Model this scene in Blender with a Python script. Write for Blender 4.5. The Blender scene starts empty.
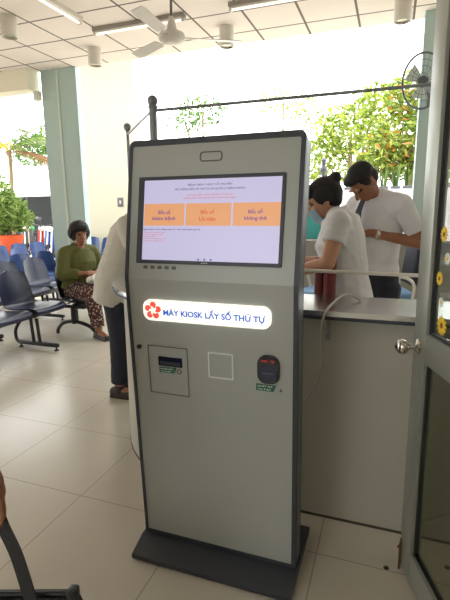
import bpy, bmesh, math, random
from mathutils import Vector, Matrix, noise
V = Vector
PI = math.pi
C = bpy.context.scene.collection
sc = bpy.context.scene
rng = random.Random(7)

# ------------------------------------------------------------------ materials
def lin(r, g, b):
    f = lambda v: (v/255/12.92) if v/255 <= .04045 else ((v/255+.055)/1.055)**2.4
    return (f(r), f(g), f(b), 1)

def newmat(name):
    m = bpy.data.materials.new(name); m.use_nodes = True
    nt = m.node_tree
    return m, nt, nt.nodes['Principled BSDF'], nt.nodes['Material Output']

def pm(name, rgb, rough=.5, metal=0, var=.06, scale=8, bump=0, bscale=60, spec=None, coat=0):
    m, nt, b, out = newmat(name)
    col = lin(*rgb)
    tc = nt.nodes.new('ShaderNodeTexCoord')
    nz = nt.nodes.new('ShaderNodeTexNoise'); nz.inputs['Scale'].default_value = scale; nz.inputs['Detail'].default_value = 4
    nt.links.new(tc.outputs['Object'], nz.inputs['Vector'])
    mx = nt.nodes.new('ShaderNodeMix'); mx.data_type = 'RGBA'
    mx.inputs['A'].default_value = tuple(max(0, c*(1-var)) for c in col[:3])+(1,)
    mx.inputs['B'].default_value = tuple(min(1, c*(1+var)) for c in col[:3])+(1,)
    nt.links.new(nz.outputs['Fac'], mx.inputs['Factor'])
    nt.links.new(mx.outputs['Result'], b.inputs['Base Color'])
    b.inputs['Roughness'].default_value = rough; b.inputs['Metallic'].default_value = metal
    if spec is not None: b.inputs['Specular IOR Level'].default_value = spec
    if coat: b.inputs['Coat Weight'].default_value = coat
    if bump:
        n2 = nt.nodes.new('ShaderNodeTexNoise'); n2.inputs['Scale'].default_value = bscale
        nt.links.new(tc.outputs['Object'], n2.inputs['Vector'])
        bp = nt.nodes.new('ShaderNodeBump'); bp.inputs['Strength'].default_value = bump; bp.inputs['Distance'].default_value = .01
        nt.links.new(n2.outputs['Fac'], bp.inputs['Height']); nt.links.new(bp.outputs['Normal'], b.inputs['Normal'])
    return m

EXPOSURE = 0.85
def emit(name, rgb, strength, base=None):
    strength *= 1.45*2**-EXPOSURE          # lit surfaces shown as bright as the picture's exposure allows
    m, nt, b, out = newmat(name)
    b.inputs['Base Color'].default_value = lin(*(base or (20, 20, 20)))
    b.inputs['Roughness'].default_value = .35
    b.inputs['Emission Color'].default_value = lin(*rgb); b.inputs['Emission Strength'].default_value = strength
    return m

def grid_mat(name, tile, line, pitch, off, width, rough, bumpv=0):
    """square tiles with thin joints, laid out in the floor's own coordinates"""
    m, nt, b, out = newmat(name)
    tc = nt.nodes.new('ShaderNodeTexCoord'); sp = nt.nodes.new('ShaderNodeSeparateXYZ')
    nt.links.new(tc.outputs['Object'], sp.inputs[0])
    def ma(op, a, bb=None):
        n = nt.nodes.new('ShaderNodeMath'); n.operation = op
        for i, v in enumerate((a, bb)):
            if v is None: continue
            if isinstance(v, (int, float)): n.inputs[i].default_value = v
            else: nt.links.new(v, n.inputs[i])
        return n.outputs[0]
    ds = []
    for ax, o in (('X', off[0]), ('Y', off[1])):
        u = ma('SUBTRACT', sp.outputs[ax], o); u = ma('DIVIDE', u, pitch)
        fr = ma('FRACT', u); fr = ma('SUBTRACT', fr, .5); fr = ma('ABSOLUTE', fr)
        ds.append(ma('GREATER_THAN', fr, .5-width/pitch/2))
    fac = ma('MAXIMUM', ds[0], ds[1])
    nz = nt.nodes.new('ShaderNodeTexNoise'); nz.inputs['Scale'].default_value = 1.7; nz.inputs['Detail'].default_value = 5
    nt.links.new(tc.outputs['Object'], nz.inputs['Vector'])
    m1 = nt.nodes.new('ShaderNodeMix'); m1.data_type = 'RGBA'
    t = lin(*tile)
    m1.inputs['A'].default_value = tuple(c*.93 for c in t[:3])+(1,); m1.inputs['B'].default_value = tuple(min(1, c*1.07) for c in t[:3])+(1,)
    nt.links.new(nz.outputs['Fac'], m1.inputs['Factor'])
    m2 = nt.nodes.new('ShaderNodeMix'); m2.data_type = 'RGBA'
    nt.links.new(fac, m2.inputs['Factor']); nt.links.new(m1.outputs['Result'], m2.inputs['A']); m2.inputs['B'].default_value = lin(*line)
    nt.links.new(m2.outputs['Result'], b.inputs['Base Color'])
    b.inputs['Roughness'].default_value = rough
    return m

def leaf_mat(name, c1, c2, c3=None, trans=.45):
    m, nt, b, out = newmat(name)
    ge = nt.nodes.new('ShaderNodeNewGeometry'); cr = nt.nodes.new('ShaderNodeValToRGB')
    nt.links.new(ge.outputs['Random Per Island'], cr.inputs['Fac'])
    e = cr.color_ramp.elements; e[0].color = lin(*c1); e[1].color = lin(*c2); e[0].position = .1; e[1].position = .85
    if c3:
        x = e.new(.93); x.color = lin(*c2); y = e.new(.95); y.color = lin(*c3)
    nt.links.new(cr.outputs['Color'], b.inputs['Base Color']); b.inputs['Roughness'].default_value = .45
    tr = nt.nodes.new('ShaderNodeBsdfTranslucent'); nt.links.new(cr.outputs['Color'], tr.inputs['Color'])
    mx = nt.nodes.new('ShaderNodeMixShader'); mx.inputs['Fac'].default_value = trans
    nt.links.new(b.outputs['BSDF'], mx.inputs[1]); nt.links.new(tr.outputs['BSDF'], mx.inputs[2])
    nt.links.new(mx.outputs[0], out.inputs['Surface'])
    return m

def glass_mat(name, tint, refl=.06):
    m, nt, b, out = newmat(name)
    nt.nodes.remove(b)
    tr = nt.nodes.new('ShaderNodeBsdfTransparent'); tr.inputs['Color'].default_value = tuple(tint)+(1,)
    gl = nt.nodes.new('ShaderNodeBsdfGlossy'); gl.inputs['Roughness'].default_value = .03
    lw = nt.nodes.new('ShaderNodeLayerWeight')
    pw = nt.nodes.new('ShaderNodeMath'); pw.operation = 'POWER'; pw.inputs[1].default_value = 5
    nt.links.new(lw.outputs['Facing'], pw.inputs[0])
    ad = nt.nodes.new('ShaderNodeMath'); ad.operation = 'MULTIPLY_ADD'; ad.inputs[1].default_value = .6; ad.inputs[2].default_value = .04
    nt.links.new(pw.outputs[0], ad.inputs[0])
    mx = nt.nodes.new('ShaderNodeMixShader')
    nt.links.new(ad.outputs[0], mx.inputs[0]); nt.links.new(tr.outputs[0], mx.inputs[1]); nt.links.new(gl.outputs[0], mx.inputs[2])
    nt.links.new(mx.outputs[0], out.inputs['Surface'])
    return m

def spots_mat(name, base, spots, scale):
    m, nt, b, out = newmat(name)
    tc = nt.nodes.new('ShaderNodeTexCoord'); vo = nt.nodes.new('ShaderNodeTexVoronoi'); vo.inputs['Scale'].default_value = scale
    nt.links.new(tc.outputs['Object'], vo.inputs['Vector'])
    cr = nt.nodes.new('ShaderNodeValToRGB'); e = cr.color_ramp.elements
    e[0].color = lin(*spots); e[0].position = .28; e[1].color = lin(*base); e[1].position = .42
    nt.links.new(vo.outputs['Distance'], cr.inputs['Fac']); nt.links.new(cr.outputs['Color'], b.inputs['Base Color'])
    b.inputs['Roughness'].default_value = .8
    return m

M = {}
M['floor'] = grid_mat('floor tiles', (202, 194, 180), (170, 157, 141), .6, (-2.02, 1.70), .006, .22)
M['ceiling'] = grid_mat('ceiling panels', (240, 230, 223), (112, 102, 96), .6, (-4.70, 5.265), .026, .85)
M['ground'] = pm('garden ground', (150, 146, 130), .9, var=.15, scale=1.5)
M['wall'] = pm('white plaster', (232, 228, 214), .85, var=.02, scale=2)
M['wallwarm'] = pm('cream plaster', (240, 234, 214), .85, var=.03, scale=1.2)
M['courtwall'] = pm('cream courtyard plaster', (204, 200, 180), .85, var=.03, scale=1.2)
M['gardenwall'] = pm('grey garden wall paint', (186, 182, 188), .85, var=.04)
M['green'] = pm('pale green paint', (178, 200, 196), .6, var=.03, scale=2)
M['greenlight'] = pm('pale joint strip', (205, 216, 206), .6)
M['grey_wall'] = pm('grey wall tile', (150, 150, 142), .45, var=.03)
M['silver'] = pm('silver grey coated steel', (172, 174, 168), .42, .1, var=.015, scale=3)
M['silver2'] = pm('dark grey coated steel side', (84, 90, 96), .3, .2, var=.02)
M['charcoal'] = pm('charcoal coated steel', (56, 59, 66), .45, var=.05)
M['blackp'] = pm('black plastic', (34, 35, 38), .4, var=.05)
M['seam'] = pm('dark seam', (98, 98, 92), .6)
M['sign'] = emit('backlit sign', (255, 250, 238), .63, (225, 222, 212))
M['signblue'] = emit('backlit blue lettering', (30, 96, 190), .62, (20, 84, 170))
M['signred'] = emit('backlit red emblem', (226, 84, 70), .62, (214, 62, 52))
M['screen'] = emit('lit screen', (204, 197, 228), .62)
M['orange'] = emit('lit orange tile', (236, 166, 112), .62)
M['gap'] = emit('lit tile gap', (240, 205, 180), .62)
M['t_navy'] = emit('lit navy text', (80, 70, 120), .62)
M['t_purple'] = emit('lit purple text', (112, 62, 150), .62)
M['t_red'] = emit('lit red text', (222, 110, 110), .62)
M['t_redb'] = emit('lit button red text', (224, 88, 66), .62)
M['t_white'] = pm('white print', (225, 228, 222), .6)
M['labelgreen'] = pm('green label', (36, 104, 82), .5)
M['scanblue'] = pm('scanner window', (30, 36, 58), .15)
M['redled'] = emit('red display digits', (220, 70, 60), .5)
M['steel'] = pm('brushed steel top', (214, 215, 214), .24, 1, var=.03, scale=30)
M['steel_dark'] = pm('grey painted steel', (136, 138, 140), .4, .3)
M['chrome'] = pm('polished steel', (205, 200, 192), .13, 1)
M['alu'] = pm('anodised aluminium', (158, 160, 150), .38, .45, var=.02)
M['gasket'] = pm('black gasket', (26, 27, 30), .6)
M['counter'] = pm('grey laminate', (176, 172, 158), .5, var=.02, scale=2)
M['kick'] = pm('dark base strip', (72, 64, 54), .6)
M['glass_up'] = glass_mat('upper door glass', (.82, .84, .83))
M['glass_lo'] = glass_mat('lower door glass', (.76, .78, .73))
M['yellow'] = pm('yellow petals', (240, 200, 30), .5)
M['fbrown'] = pm('flower centre', (150, 84, 20), .6)
M['fwhite'] = pm('white petals', (235, 235, 228), .6)
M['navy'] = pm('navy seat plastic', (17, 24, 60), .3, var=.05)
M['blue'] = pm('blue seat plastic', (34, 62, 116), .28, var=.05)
M['blackm'] = pm('black painted steel', (30, 31, 36), .45)
M['white_m'] = pm('white enamel', (214, 208, 198), .4)
M['batten'] = pm('shaded white enamel', (150, 142, 134), .5)  # shade on the white batten housings is put into this colour
M['tube'] = emit('fluorescent tube', (255, 248, 236), .55, (240, 238, 230))
M['skin'] = pm('skin', (190, 140, 112), .55, var=.04)
M['skin2'] = pm('tanned skin', (150, 100, 74), .55, var=.04)
M['lips'] = pm('lips', (160, 84, 78), .5)
M['eye'] = pm('eye dark', (28, 22, 20), .3)
M['hair'] = pm('black hair', (26, 23, 24), .75, var=.2, scale=40)
M['shirtw'] = pm('white shirt cotton', (216, 215, 219), .85, var=.03)
M['shirtb'] = pm('light grey beige cotton', (196, 190, 178), .85, var=.03)
M['shirtg'] = pm('olive green cloth', (92, 95, 46), .85, var=.12, scale=14)
M['trouser'] = pm('dark navy cloth', (34, 36, 48), .85)
M['trouserp'] = pm('pale pink cloth', (214, 200, 204), .85)
M['floral'] = spots_mat('floral cloth', (70, 36, 40), (190, 168, 150), 38)
M['mask'] = pm('pale blue mask', (150, 176, 196), .8)
M['shoe'] = pm('dark shoe', (40, 34, 32), .5)
M['tie'] = pm('dark grey tie', (54, 52, 62), .7)
M['bag'] = pm('black leather', (28, 28, 31), .5, bump=.2, bscale=120)
M['maroon'] = pm('maroon cloth', (112, 40, 44), .55)
M['teal'] = pm('teal plastic', (70, 178, 176), .4)
M['clothw'] = pm('white cloth', (222, 220, 214), .9)
M['terracotta'] = pm('orange clay', (226, 92, 48), .6)
M['bark'] = pm('bark', (150, 132, 104), .9, var=.2)
M['soil'] = pm('soil', (74, 58, 44), .95)
M['leaf1'] = leaf_mat('leaves yellow green', (88, 116, 34), (184, 196, 92))
M['leaf2'] = leaf_mat('leaves with orange blooms', (80, 110, 34), (172, 186, 86), (214, 130, 60))
M['leaf3'] = leaf_mat('leaves mid green', (48, 84, 28), (106, 142, 58))
M['leaf4'] = leaf_mat('sword leaves', (34, 62, 30), (92, 118, 54), trans=.2)
M['palm'] = leaf_mat('palm fronds', (62, 92, 28), (118, 132, 54))
M['palmdry'] = leaf_mat('dry palm fronds', (134, 92, 60), (170, 132, 92))
M['palmyel'] = leaf_mat('yellow palm fronds', (170, 148, 26), (198, 178, 50))
M['awning'] = pm('white sheet roof', (240, 240, 238), .7)
M['red'] = pm('red paint', (190, 40, 44), .35)
M['bikeblue'] = pm('blue paint', (50, 84, 170), .35)
M['bikegrey'] = pm('grey paint', (96, 100, 106), .35)
M['shedwall'] = pm('dark shed cladding', (66, 70, 76), .8)
M['leaf5'] = leaf_mat('leaves pale green', (84, 118, 48), (166, 188, 108))
M['rubber'] = pm('rubber', (30, 30, 31), .8)
M['copper'] = pm('brown metal', (112, 82, 58), .5, .6)
M['cable'] = pm('grey cable', (168, 166, 158), .5)
M['chairblue'] = pm('light blue upholstery', (104, 140, 176), .55)
M['greenbit'] = pm('green helmet', (40, 160, 90), .35)

# ------------------------------------------------------------------ object helpers
def wm(o):
    m = Matrix.Identity(4); chain = []
    while o: chain.append(o); o = o.parent
    for x in reversed(chain): m = m @ x.matrix_basis
    return m

def tag(o, label=None, cat=None, group=None, kind=None):
    if label: o['label'] = label
    if cat: o['category'] = cat
    if group: o['group'] = group
    if kind: o['kind'] = kind
    return o

def T(name, label, cat, loc, rz=0, group=None):
    o = bpy.data.objects.new(name, None); C.objects.link(o); o.empty_display_size = .1
    o.matrix_basis = Matrix.Translation(V(loc)) @ Matrix.Rotation(rz, 4, 'Z')
    return tag(o, label, cat, group)

def copy_tree(o, parent=None, M0=None):
    c = o.copy(); C.objects.link(c); c.parent = parent
    if M0 is not None: c.matrix_basis = M0
    for ch in list(o.children): copy_tree(ch, c)
    return c

def at_(loc, rz=0): return Matrix.Translation(V(loc)) @ Matrix.Rotation(rz, 4, 'Z')

BEND = None
def meshobj(name, me, mats, parent=None, loc=None, world=False, ang=40):
    mats = mats if isinstance(mats, (list, tuple)) else [mats]
    if not len(me.materials):
        for m in mats: me.materials.append(m)
    me.shade_smooth()
    me.set_sharp_from_angle(angle=math.radians(ang))
    o = bpy.data.objects.new(name, me); C.objects.link(o)
    if BEND is not None: me.transform(BEND)
    if parent:
        o.parent = parent
        if world: me.transform(wm(parent).inverted())
    elif loc is not None:
        o.matrix_basis = Matrix.Translation(V(loc))
        if world: me.transform(Matrix.Translation(-V(loc)))
    return o

def evalmods(o):
    dg = bpy.context.evaluated_depsgraph_get(); dg.update()
    me = bpy.data.meshes.new_from_object(o.evaluated_get(dg))
    return me

class MB:
    def __init__(s): s.bm = bmesh.new()
    def _fin(s, vs, mi):
        for f in {f for v in vs for f in v.link_faces}: f.material_index = mi
    def box(s, c, d, rot=None, bevel=0, mi=0, seg=2):
        m = Matrix.Translation(V(c)) @ (rot.to_4x4() if rot else Matrix.Identity(4)) @ Matrix.Diagonal((*d, 1))
        r = bmesh.ops.create_cube(s.bm, size=1, matrix=m); vs = r['verts']
        s._fin(vs, mi)
        if bevel:
            es = list({e for v in vs for e in v.link_edges})
            bmesh.ops.bevel(s.bm, geom=es, offset=bevel, segments=seg, affect='EDGES', profile=.5, material=mi if mi else -1)
        return s
    def bx(s, x0, x1, y0, y1, z0, z1, **k):
        return s.box(((x0+x1)/2, (y0+y1)/2, (z0+z1)/2), (abs(x1-x0), abs(y1-y0), abs(z1-z0)), **k)
    def cyl(s, p0, p1, r0, r1=None, seg=16, mi=0, caps=True):
        p0, p1 = V(p0), V(p1); r1 = r0 if r1 is None else r1
        d = p1-p0; q = d.to_track_quat('Z', 'Y').to_matrix().to_4x4()
        m = Matrix.Translation((p0+p1)/2) @ q
        r = bmesh.ops.create_cone(s.bm, cap_ends=caps, segments=seg, radius1=max(r0, 1e-5), radius2=max(r1, 1e-5), depth=d.length, matrix=m)
        s._fin(r['verts'], mi); return s
    def sph(s, c, r, sc3=(1, 1, 1), u=16, v=10, rot=None, mi=0):
        m = Matrix.Translation(V(c)) @ (rot.to_4x4() if rot else Matrix.Identity(4)) @ Matrix.Diagonal((r*sc3[0], r*sc3[1], r*sc3[2], 1))
        x = bmesh.ops.create_uvsphere(s.bm, u_segments=u, v_segments=v, radius=1, matrix=m)
        s._fin(x['verts'], mi); return s
    def tube(s, pts, r, seg=8, mi=0, closed=False):
        pts = [V(p) for p in pts]; n = len(pts); rings = []
        up = V((0, 0, 1)); prev = None
        for i, p in enumerate(pts):
            if closed: t = pts[(i+1) % n]-pts[i-1]
            else: t = pts[min(i+1, n-1)]-pts[max(i-1, 0)]
            t.normalize()
            if prev is None:
                a = t.cross(up if abs(t.z) < .95 else V((1, 0, 0))).normalized()
            else: a = (prev-t*prev.dot(t)).normalized()
            prev = a; b = t.cross(a)
            rr = r[i] if isinstance(r, (list, tuple)) else r
            rings.append([s.bm.verts.new(p+(a*math.cos(2*PI*k/seg)+b*math.sin(2*PI*k/seg))*rr) for k in range(seg)])
        for i in range(n if closed else n-1):
            A, B = rings[i], rings[(i+1) % n]
            for k in range(seg):
                f = s.bm.faces.new((A[k], A[(k+1) % seg], B[(k+1) % seg], B[k])); f.material_index = mi
        if not closed:
            for R in (rings[0][::-1], rings[-1]): s.bm.faces.new(R).material_index = mi
        return s
    def lathe(s, prof, c=(0, 0, 0), seg=24, mi=0, rot=None):
        c = V(c); rings = []
        for r, z in prof:
            ring = []
            for k in range(seg):
                p = V((r*math.cos(2*PI*k/seg), r*math.sin(2*PI*k/seg), z))
                if rot: p = rot @ p
                ring.append(s.bm.verts.new(c+p))
            rings.append(ring)
        for A, B in zip(rings, rings[1:]):
            for k in range(seg):
                s.bm.faces.new((A[k], A[(k+1) % seg], B[(k+1) % seg], B[k])).material_index = mi
        s.bm.faces.new(rings[0][::-1]).material_index = mi; s.bm.faces.new(rings[-1]).material_index = mi
        return s
    def prism(s, pts, off, mi=0):
        off = V(off)
        A = [s.bm.verts.new(V(p)) for p in pts]; B = [s.bm.verts.new(V(p)+off) for p in pts]; n = len(A)
        s.bm.faces.new(A).material_index = mi; s.bm.faces.new(B[::-1]).material_index = mi
        for k in range(n): s.bm.faces.new((A[k], B[k], B[(k+1) % n], A[(k+1) % n])).material_index = mi
        return s
    def quad(s, a, b, c, d, mi=0):
        f = s.bm.faces.new([s.bm.verts.new(V(p)) for p in (a, b, c, d)]); f.material_index = mi; return s
    def grid(s, rows, mi=0):
        G = [[s.bm.verts.new(V(p)) for p in r] for r in rows]
        for A, B in zip(G, G[1:]):
            for k in range(len(A)-1): s.bm.faces.new((A[k], A[k+1], B[k+1], B[k])).material_index = mi
        return s
    def build(s, name, mats, parent=None, loc=None, world=False, ang=40, mods=(), recalc=True):
        if recalc: bmesh.ops.recalc_face_normals(s.bm, faces=s.bm.faces[:])
        me = bpy.data.meshes.new(name); s.bm.to_mesh(me); s.bm.free()
        if mods:
            t = bpy.data.objects.new('tmp', me); C.objects.link(t)
            for typ, kw in mods:
                md = t.modifiers.new(typ, typ)
                for k, v in kw.items(): setattr(md, k, v)
            me2 = evalmods(t); bpy.data.objects.remove(t); me = me2; me.name = name
        return meshobj(name, me, mats, parent, loc, world, ang)

def rrect(x0, x1, z0, z1, r, n=5):
    pts = []
    for cx, cz, a0 in ((x1-r, z1-r, 0), (x0+r, z1-r, PI/2), (x0+r, z0+r, PI), (x1-r, z0+r, 1.5*PI)):
        for k in range(n+1):
            a = a0+PI/2*k/n; pts.append((cx+r*math.cos(a), cz+r*math.sin(a)))
    return pts

def plate(mb, pts, y, depth, mi=0):
    """a plate in a plane facing -Y, front at y"""
    return mb.prism([(x, y, z) for x, z in pts], (0, depth, 0), mi)

def ringplate(mb, o, i, y, depth, mi=0):
    n = len(o); L = []
    for pts in (o, i):
        for yy in (y, y+depth): L.append([mb.bm.verts.new((x, yy, z)) for x, z in pts])
    of, ob, inf, inb = L
    for k in range(n):
        j = (k+1) % n
        for q in ((of[k], of[j], inf[j], inf[k]), (ob[k], inb[k], inb[j], ob[j]), (of[k], ob[k], ob[j], of[j]), (inf[k], inf[j], inb[j], inb[k])):
            mb.bm.faces.new(q).material_index = mi
    return mb

def text(name, s, x0, x1, zc, y, h, mat, parent, bold=.0, align=None):
    """lettering in a plane facing -Y, fitted between x0 and x1 (world)"""
    cu = bpy.data.curves.new(name, 'FONT'); cu.body = s; cu.size = 1; cu.offset = bold; cu.extrude = .01; cu.align_x = 'CENTER'; cu.resolution_u = 3
    cu.space_line = .95
    t = bpy.data.objects.new('tmp', cu); C.objects.link(t)
    me = evalmods(t); bpy.data.objects.remove(t)
    xs = [v.co.x for v in me.vertices]; ys = [v.co.y for v in me.vertices]
    w = max(xs)-min(xs); hh = max(ys)-min(ys); cx = (max(xs)+min(xs))/2; cy = (max(ys)+min(ys))/2
    sx = (x1-x0)/w; sy = h/hh
    for v in me.vertices:
        x, yy, z = v.co; v.co = ((x0+x1)/2+(x-cx)*sx, y-z*.03, zc+(yy-cy)*sy)
    me.materials.clear()
    return meshobj(name, me, mat, parent, world=True)

# ------------------------------------------------------------------ camera
f_ = Matrix(((0.940, 0.342, -0.009), (-0.058, 0.186, 0.981), (-0.337, 0.921, -0.194)))
yaw, pit, rol = math.radians(20.1), math.radians(11.2), math.radians(-.545)
fw = V((-math.sin(yaw)*math.cos(pit), math.cos(yaw)*math.cos(pit), -math.sin(pit)))
rt = V((math.cos(yaw), math.sin(yaw), 0)); up = rt.cross(fw)
r2 = rt*math.cos(rol)+up*math.sin(rol); u2 = r2.cross(fw)
cd = bpy.data.cameras.new('camera'); cam = bpy.data.objects.new('camera', cd); C.objects.link(cam)
cd.sensor_fit = 'HORIZONTAL'; cd.sensor_width = 36; cd.lens = 36*452/450; cd.clip_start = .02; cd.clip_end = 300
mw = Matrix.Identity(4)
for i in range(3): mw[i][0] = r2[i]; mw[i][1] = u2[i]; mw[i][2] = -fw[i]
mw.translation = V((0, 0, 1.43)); cam.matrix_world = mw
sc.camera = cam

# ------------------------------------------------------------------ the setting
def struct(name, mb, mat, **k): return tag(mb.build(name, mat, **k), kind='structure')
CZ = 3.6
struct('floor', MB().bx(-15, 3, -2.6, 11.2, -.1, 0), M['floor'])
struct('ground', MB().bx(-40, 40, -12, 60, -.3, -.1), M['ground'])
struct('ceiling', MB().bx(-15, 3, -2.6, 6.25, CZ, CZ+.1), M['ceiling'])
struct('wall_right', MB().bx(2.6, 2.75, -2.6, 6.3, 0, CZ), M['wall'])
struct('wall_front', MB().bx(-15, 2.75, -2.75, -2.6, 0, .9).bx(-15, 2.75, -2.75, -2.6, 2.9, CZ).bx(-.9, 2.75, -2.75, -2.6, .9, 2.9).bx(-15, -2.3, -2.75, -2.6, .9, 2.9), M['wall'])
struct('trim_1', MB().bx(-15, -5.4, 6.0, 6.25, 3.3, CZ), M['wallwarm'])          # lintel left of the column
b = MB().bx(-5.32, -4.66, 6.2, 6.32, 0, CZ)
col = struct('wall_column', b, M['green'])
MB().bx(-5.02, -4.985, 6.185, 6.202, 0, CZ).build('joint_strip', M['greenlight'], col, world=True)
# low wall under the opening behind the counter
lw = struct('wall_back', MB().bx(-2.4, 2.6, 6.1, 6.3, 0, 1.02), M['grey_wall'])
tag(MB().bx(-2.4, 2.6, 6.05, 6.4, 1.02, 1.05, bevel=.004).build('trim_2', M['steel']), kind='structure')
struct('trim_3', MB().bx(.22, .44, 6.02, 6.42, 1.05, CZ), M['green'])             # pier between the openings
struct('wall_courtyard', MB().bx(-7.75, -5.92, 10, 10.3, 0, 5.2), M['courtwall'])
struct('added_shade_roof', MB().bx(-9.2, -5.0, 6.6, 10.3, 5.2, 5.3), M['wall'])  # unseen roof, added to keep sky light off the courtyard wall
struct('wall_garden', MB().bx(-.95, 4, 9.2, 9.35, -.1, 1.80), M['gardenwall'])
struct('wall_shed', MB().bx(-18, -9.0, 15.2, 15.35, -.1, 2.6), M['shedwall'])

# ------------------------------------------------------------------ kiosk
KY = 1.53; kx0, kx1 = -.932, -.275
K = T('ticket_kiosk', 'tall silver grey self service kiosk with lit touchscreen and black sloped base', 'kiosk', (-.6035, 1.62, 0))
def kb(mb, name, mat, parent=K, **k): return mb.build(name, mat, parent, world=True, **k)
# the front is bent: the screen section leans back, the lower section leans forward
def frame_of(p0, p1):
    d = (V(p1)-V(p0)).normalized(); y0, z0 = p0; uy, uz = d
    return Matrix(((1, 0, 0, 0), (0, uz, uy, y0-uz*KY-uy*z0), (0, -uy, uz, z0+uy*KY-uz*z0), (0, 0, 0, 1)))
ZB, ZT, Z0 = 1.185, 1.692, .062
BU = frame_of((1.452, 1.185), (1.535, 1.685)); BL = frame_of((1.515, .065), (1.452, 1.185))
def pt(B, d, z):
    q = B @ V((0, KY+d, z)); return (q.y, q.z)
def topround(x0, x1, z0, z1, r): return [(x0, z0), (x1, z0)]+[(x1-r+r*math.cos(a), z1-r+r*math.sin(a)) for a in [i*PI/10 for i in range(6)]]+[(x0+r+r*math.cos(a), z1-r+r*math.sin(a)) for a in [PI/2+i*PI/10 for i in range(6)]]
def shell(x0, x1, d0, d1, zt):
    bk = lambda d: ((pt(BU, d, ZB)[0]+pt(BL, d, ZB)[0])/2, ZB-.0)
    pr = [pt(BL, d0, Z0-.012), bk(d0), pt(BU, d0, zt), pt(BU, d1, zt), bk(d1), pt(BL, d1, Z0-.012)]
    mb = MB().prism([(x0, y, z) for y, z in pr], (x1-x0, 0, 0))
    es = [e for e in mb.bm.edges if all(v.co.z > 1.6 for v in e.verts) and abs(e.verts[0].co.x-e.verts[1].co.x) < 1e-5]
    bmesh.ops.bevel(mb.bm, geom=es, offset=.021, segments=4, affect='EDGES', profile=.5)
    return mb
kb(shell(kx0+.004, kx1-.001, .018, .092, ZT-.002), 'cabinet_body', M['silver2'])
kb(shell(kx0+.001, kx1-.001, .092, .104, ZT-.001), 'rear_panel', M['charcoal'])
prof = [(1.411, .006), (1.411, .026), (1.503, .058), (1.62, .056), (1.815, .03), (1.815, .006)]
kb(MB().prism([(kx0-.010, y, z) for y, z in prof], (kx1-kx0+.016, 0, 0)), 'base', M['charcoal'])
for x in (kx0+.05, kx1-.05):
    for y in (1.47, 1.75): kb(MB().cyl((x, y, 0), (x, y, .012), .018), 'foot', M['blackp'])
BEND = BU
o_ = topround(kx0, kx1, ZB-.001, ZT, .022); i_ = topround(kx0+.013, kx1-.016, ZB-.001, ZT-.021, .008)
kb(plate(MB(), [o_[1]]+o_[2:]+[o_[0], i_[0]]+i_[2:][::-1]+[i_[1]], KY, .022), 'front_frame', M['charcoal'])
kb(plate(MB(), topround(kx0+.012, kx1-.015, ZB-.001, ZT-.020, .008), KY+.004, .02), 'screen_panel', M['silver'])
# camera slot
kb(ringplate(MB(), rrect(-.648, -.563, 1.605, 1.640, .012), rrect(-.644, -.567, 1.609, 1.636, .009), KY+.002, .004), 'camera_window', M['seam'])
# screen
scr = kb(plate(MB(), rrect(-.863, -.346, 1.256, 1.545, .002, 1), KY+.002, .006), 'screen', M['screen'])
kb(ringplate(MB(), rrect(-.884, -.335, 1.243, 1.557, .004, 3), rrect(-.863, -.346, 1.256, 1.545, .002, 3), KY-.003, .01), 'bezel', M['charcoal'], scr)
sy = KY+.0015
for x0, x1 in ((-.860, -.698), (-.692, -.521), (-.514, -.347)):
    kb(plate(MB(), rrect(x0, x1, 1.381, 1.460, .001, 1), sy, .001), 'button_tile', M['orange'], scr)
ty = KY+.0012
text('heading_text', 'BỆNH VIỆN Y HỌC CỔ TRUYỀN', -.688, -.522, 1.526, ty, .012, M['t_navy'], scr, .005)
text('heading_text', 'HỆ THỐNG BỐC SỐ THỨ TỰ VÀ QUẢN LÝ BỆNH NHÂN', -.738, -.475, 1.511, ty, .012, M['t_navy'], scr, .005)
text('notice_text', 'Vui lòng bấm chọn để lấy số thứ tự', -.690, -.517, 1.490, ty, .009, M['t_red'], scr)
text('notice_text', 'và giữ phiếu để chờ gọi đến lượt khám bệnh', -.705, -.505, 1.479, ty, .009, M['t_red'], scr)
for a, bb, mt, (x0, x1), (X0, X1) in (('Bốc số', 'khám bệnh', 't_purple', (-.801, -.753), (-.824, -.732)),
                                     ('Bốc số', 'Ưu tiên', 't_redb', (-.634, -.583), (-.639, -.577)),
                                     ('Bốc số', 'không thẻ', 't_purple', (-.459, -.409), (-.472, -.394))):
    text('button_text', a, x0, x1, 1.431, KY+.0003, .017, M[mt], scr, .012)
    text('button_text', bb, X0, X1, 1.406, KY+.0003, .017, M[mt], scr, .012)
text('caption_text', 'Quý khách chọn đúng loại số, chờ màn hình gọi số', -.864, -.634, 1.368, ty, .009, M['t_purple'], scr, .01)
for i, t_ in enumerate(('1. Bệnh nhân khám bảo hiểm', '2. Trẻ em dưới sáu tuổi', '3. Người cao tuổi', '4. Phụ nữ mang thai và', '   người khuyết tật')):
    text('list_text', t_, -.864, (-.770, -.779, -.813, -.770, -.773)[i], 1.357-i*.0078, ty, .006, M['t_red'], scr)
for i in range(3): kb(plate(MB(), rrect(-.640+i*.024, -.633+i*.024, 1.259, 1.265, .002), ty, .001), 'taskbar_icon', M['t_navy'], scr)
text('bezel_mark', 'IIII', -.622, -.600, 1.2495, KY-.0035, .004, M['t_white'], scr)
for i in range(5): kb(plate(MB(), rrect(-.856+i*.029, -.838+i*.029, 1.223, 1.235, .004), KY+.003, .002), 'indicator', M['seam'])
BEND = BL
o_ = [(kx0, Z0), (kx1, Z0), (kx1, ZB+.001), (kx1-.016, ZB+.001), (kx1-.016, Z0+.014), (kx0+.013, Z0+.014), (kx0+.013, ZB+.001), (kx0, ZB+.001)]
kb(plate(MB(), o_, KY, .022), 'front_frame', M['charcoal'])
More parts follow.
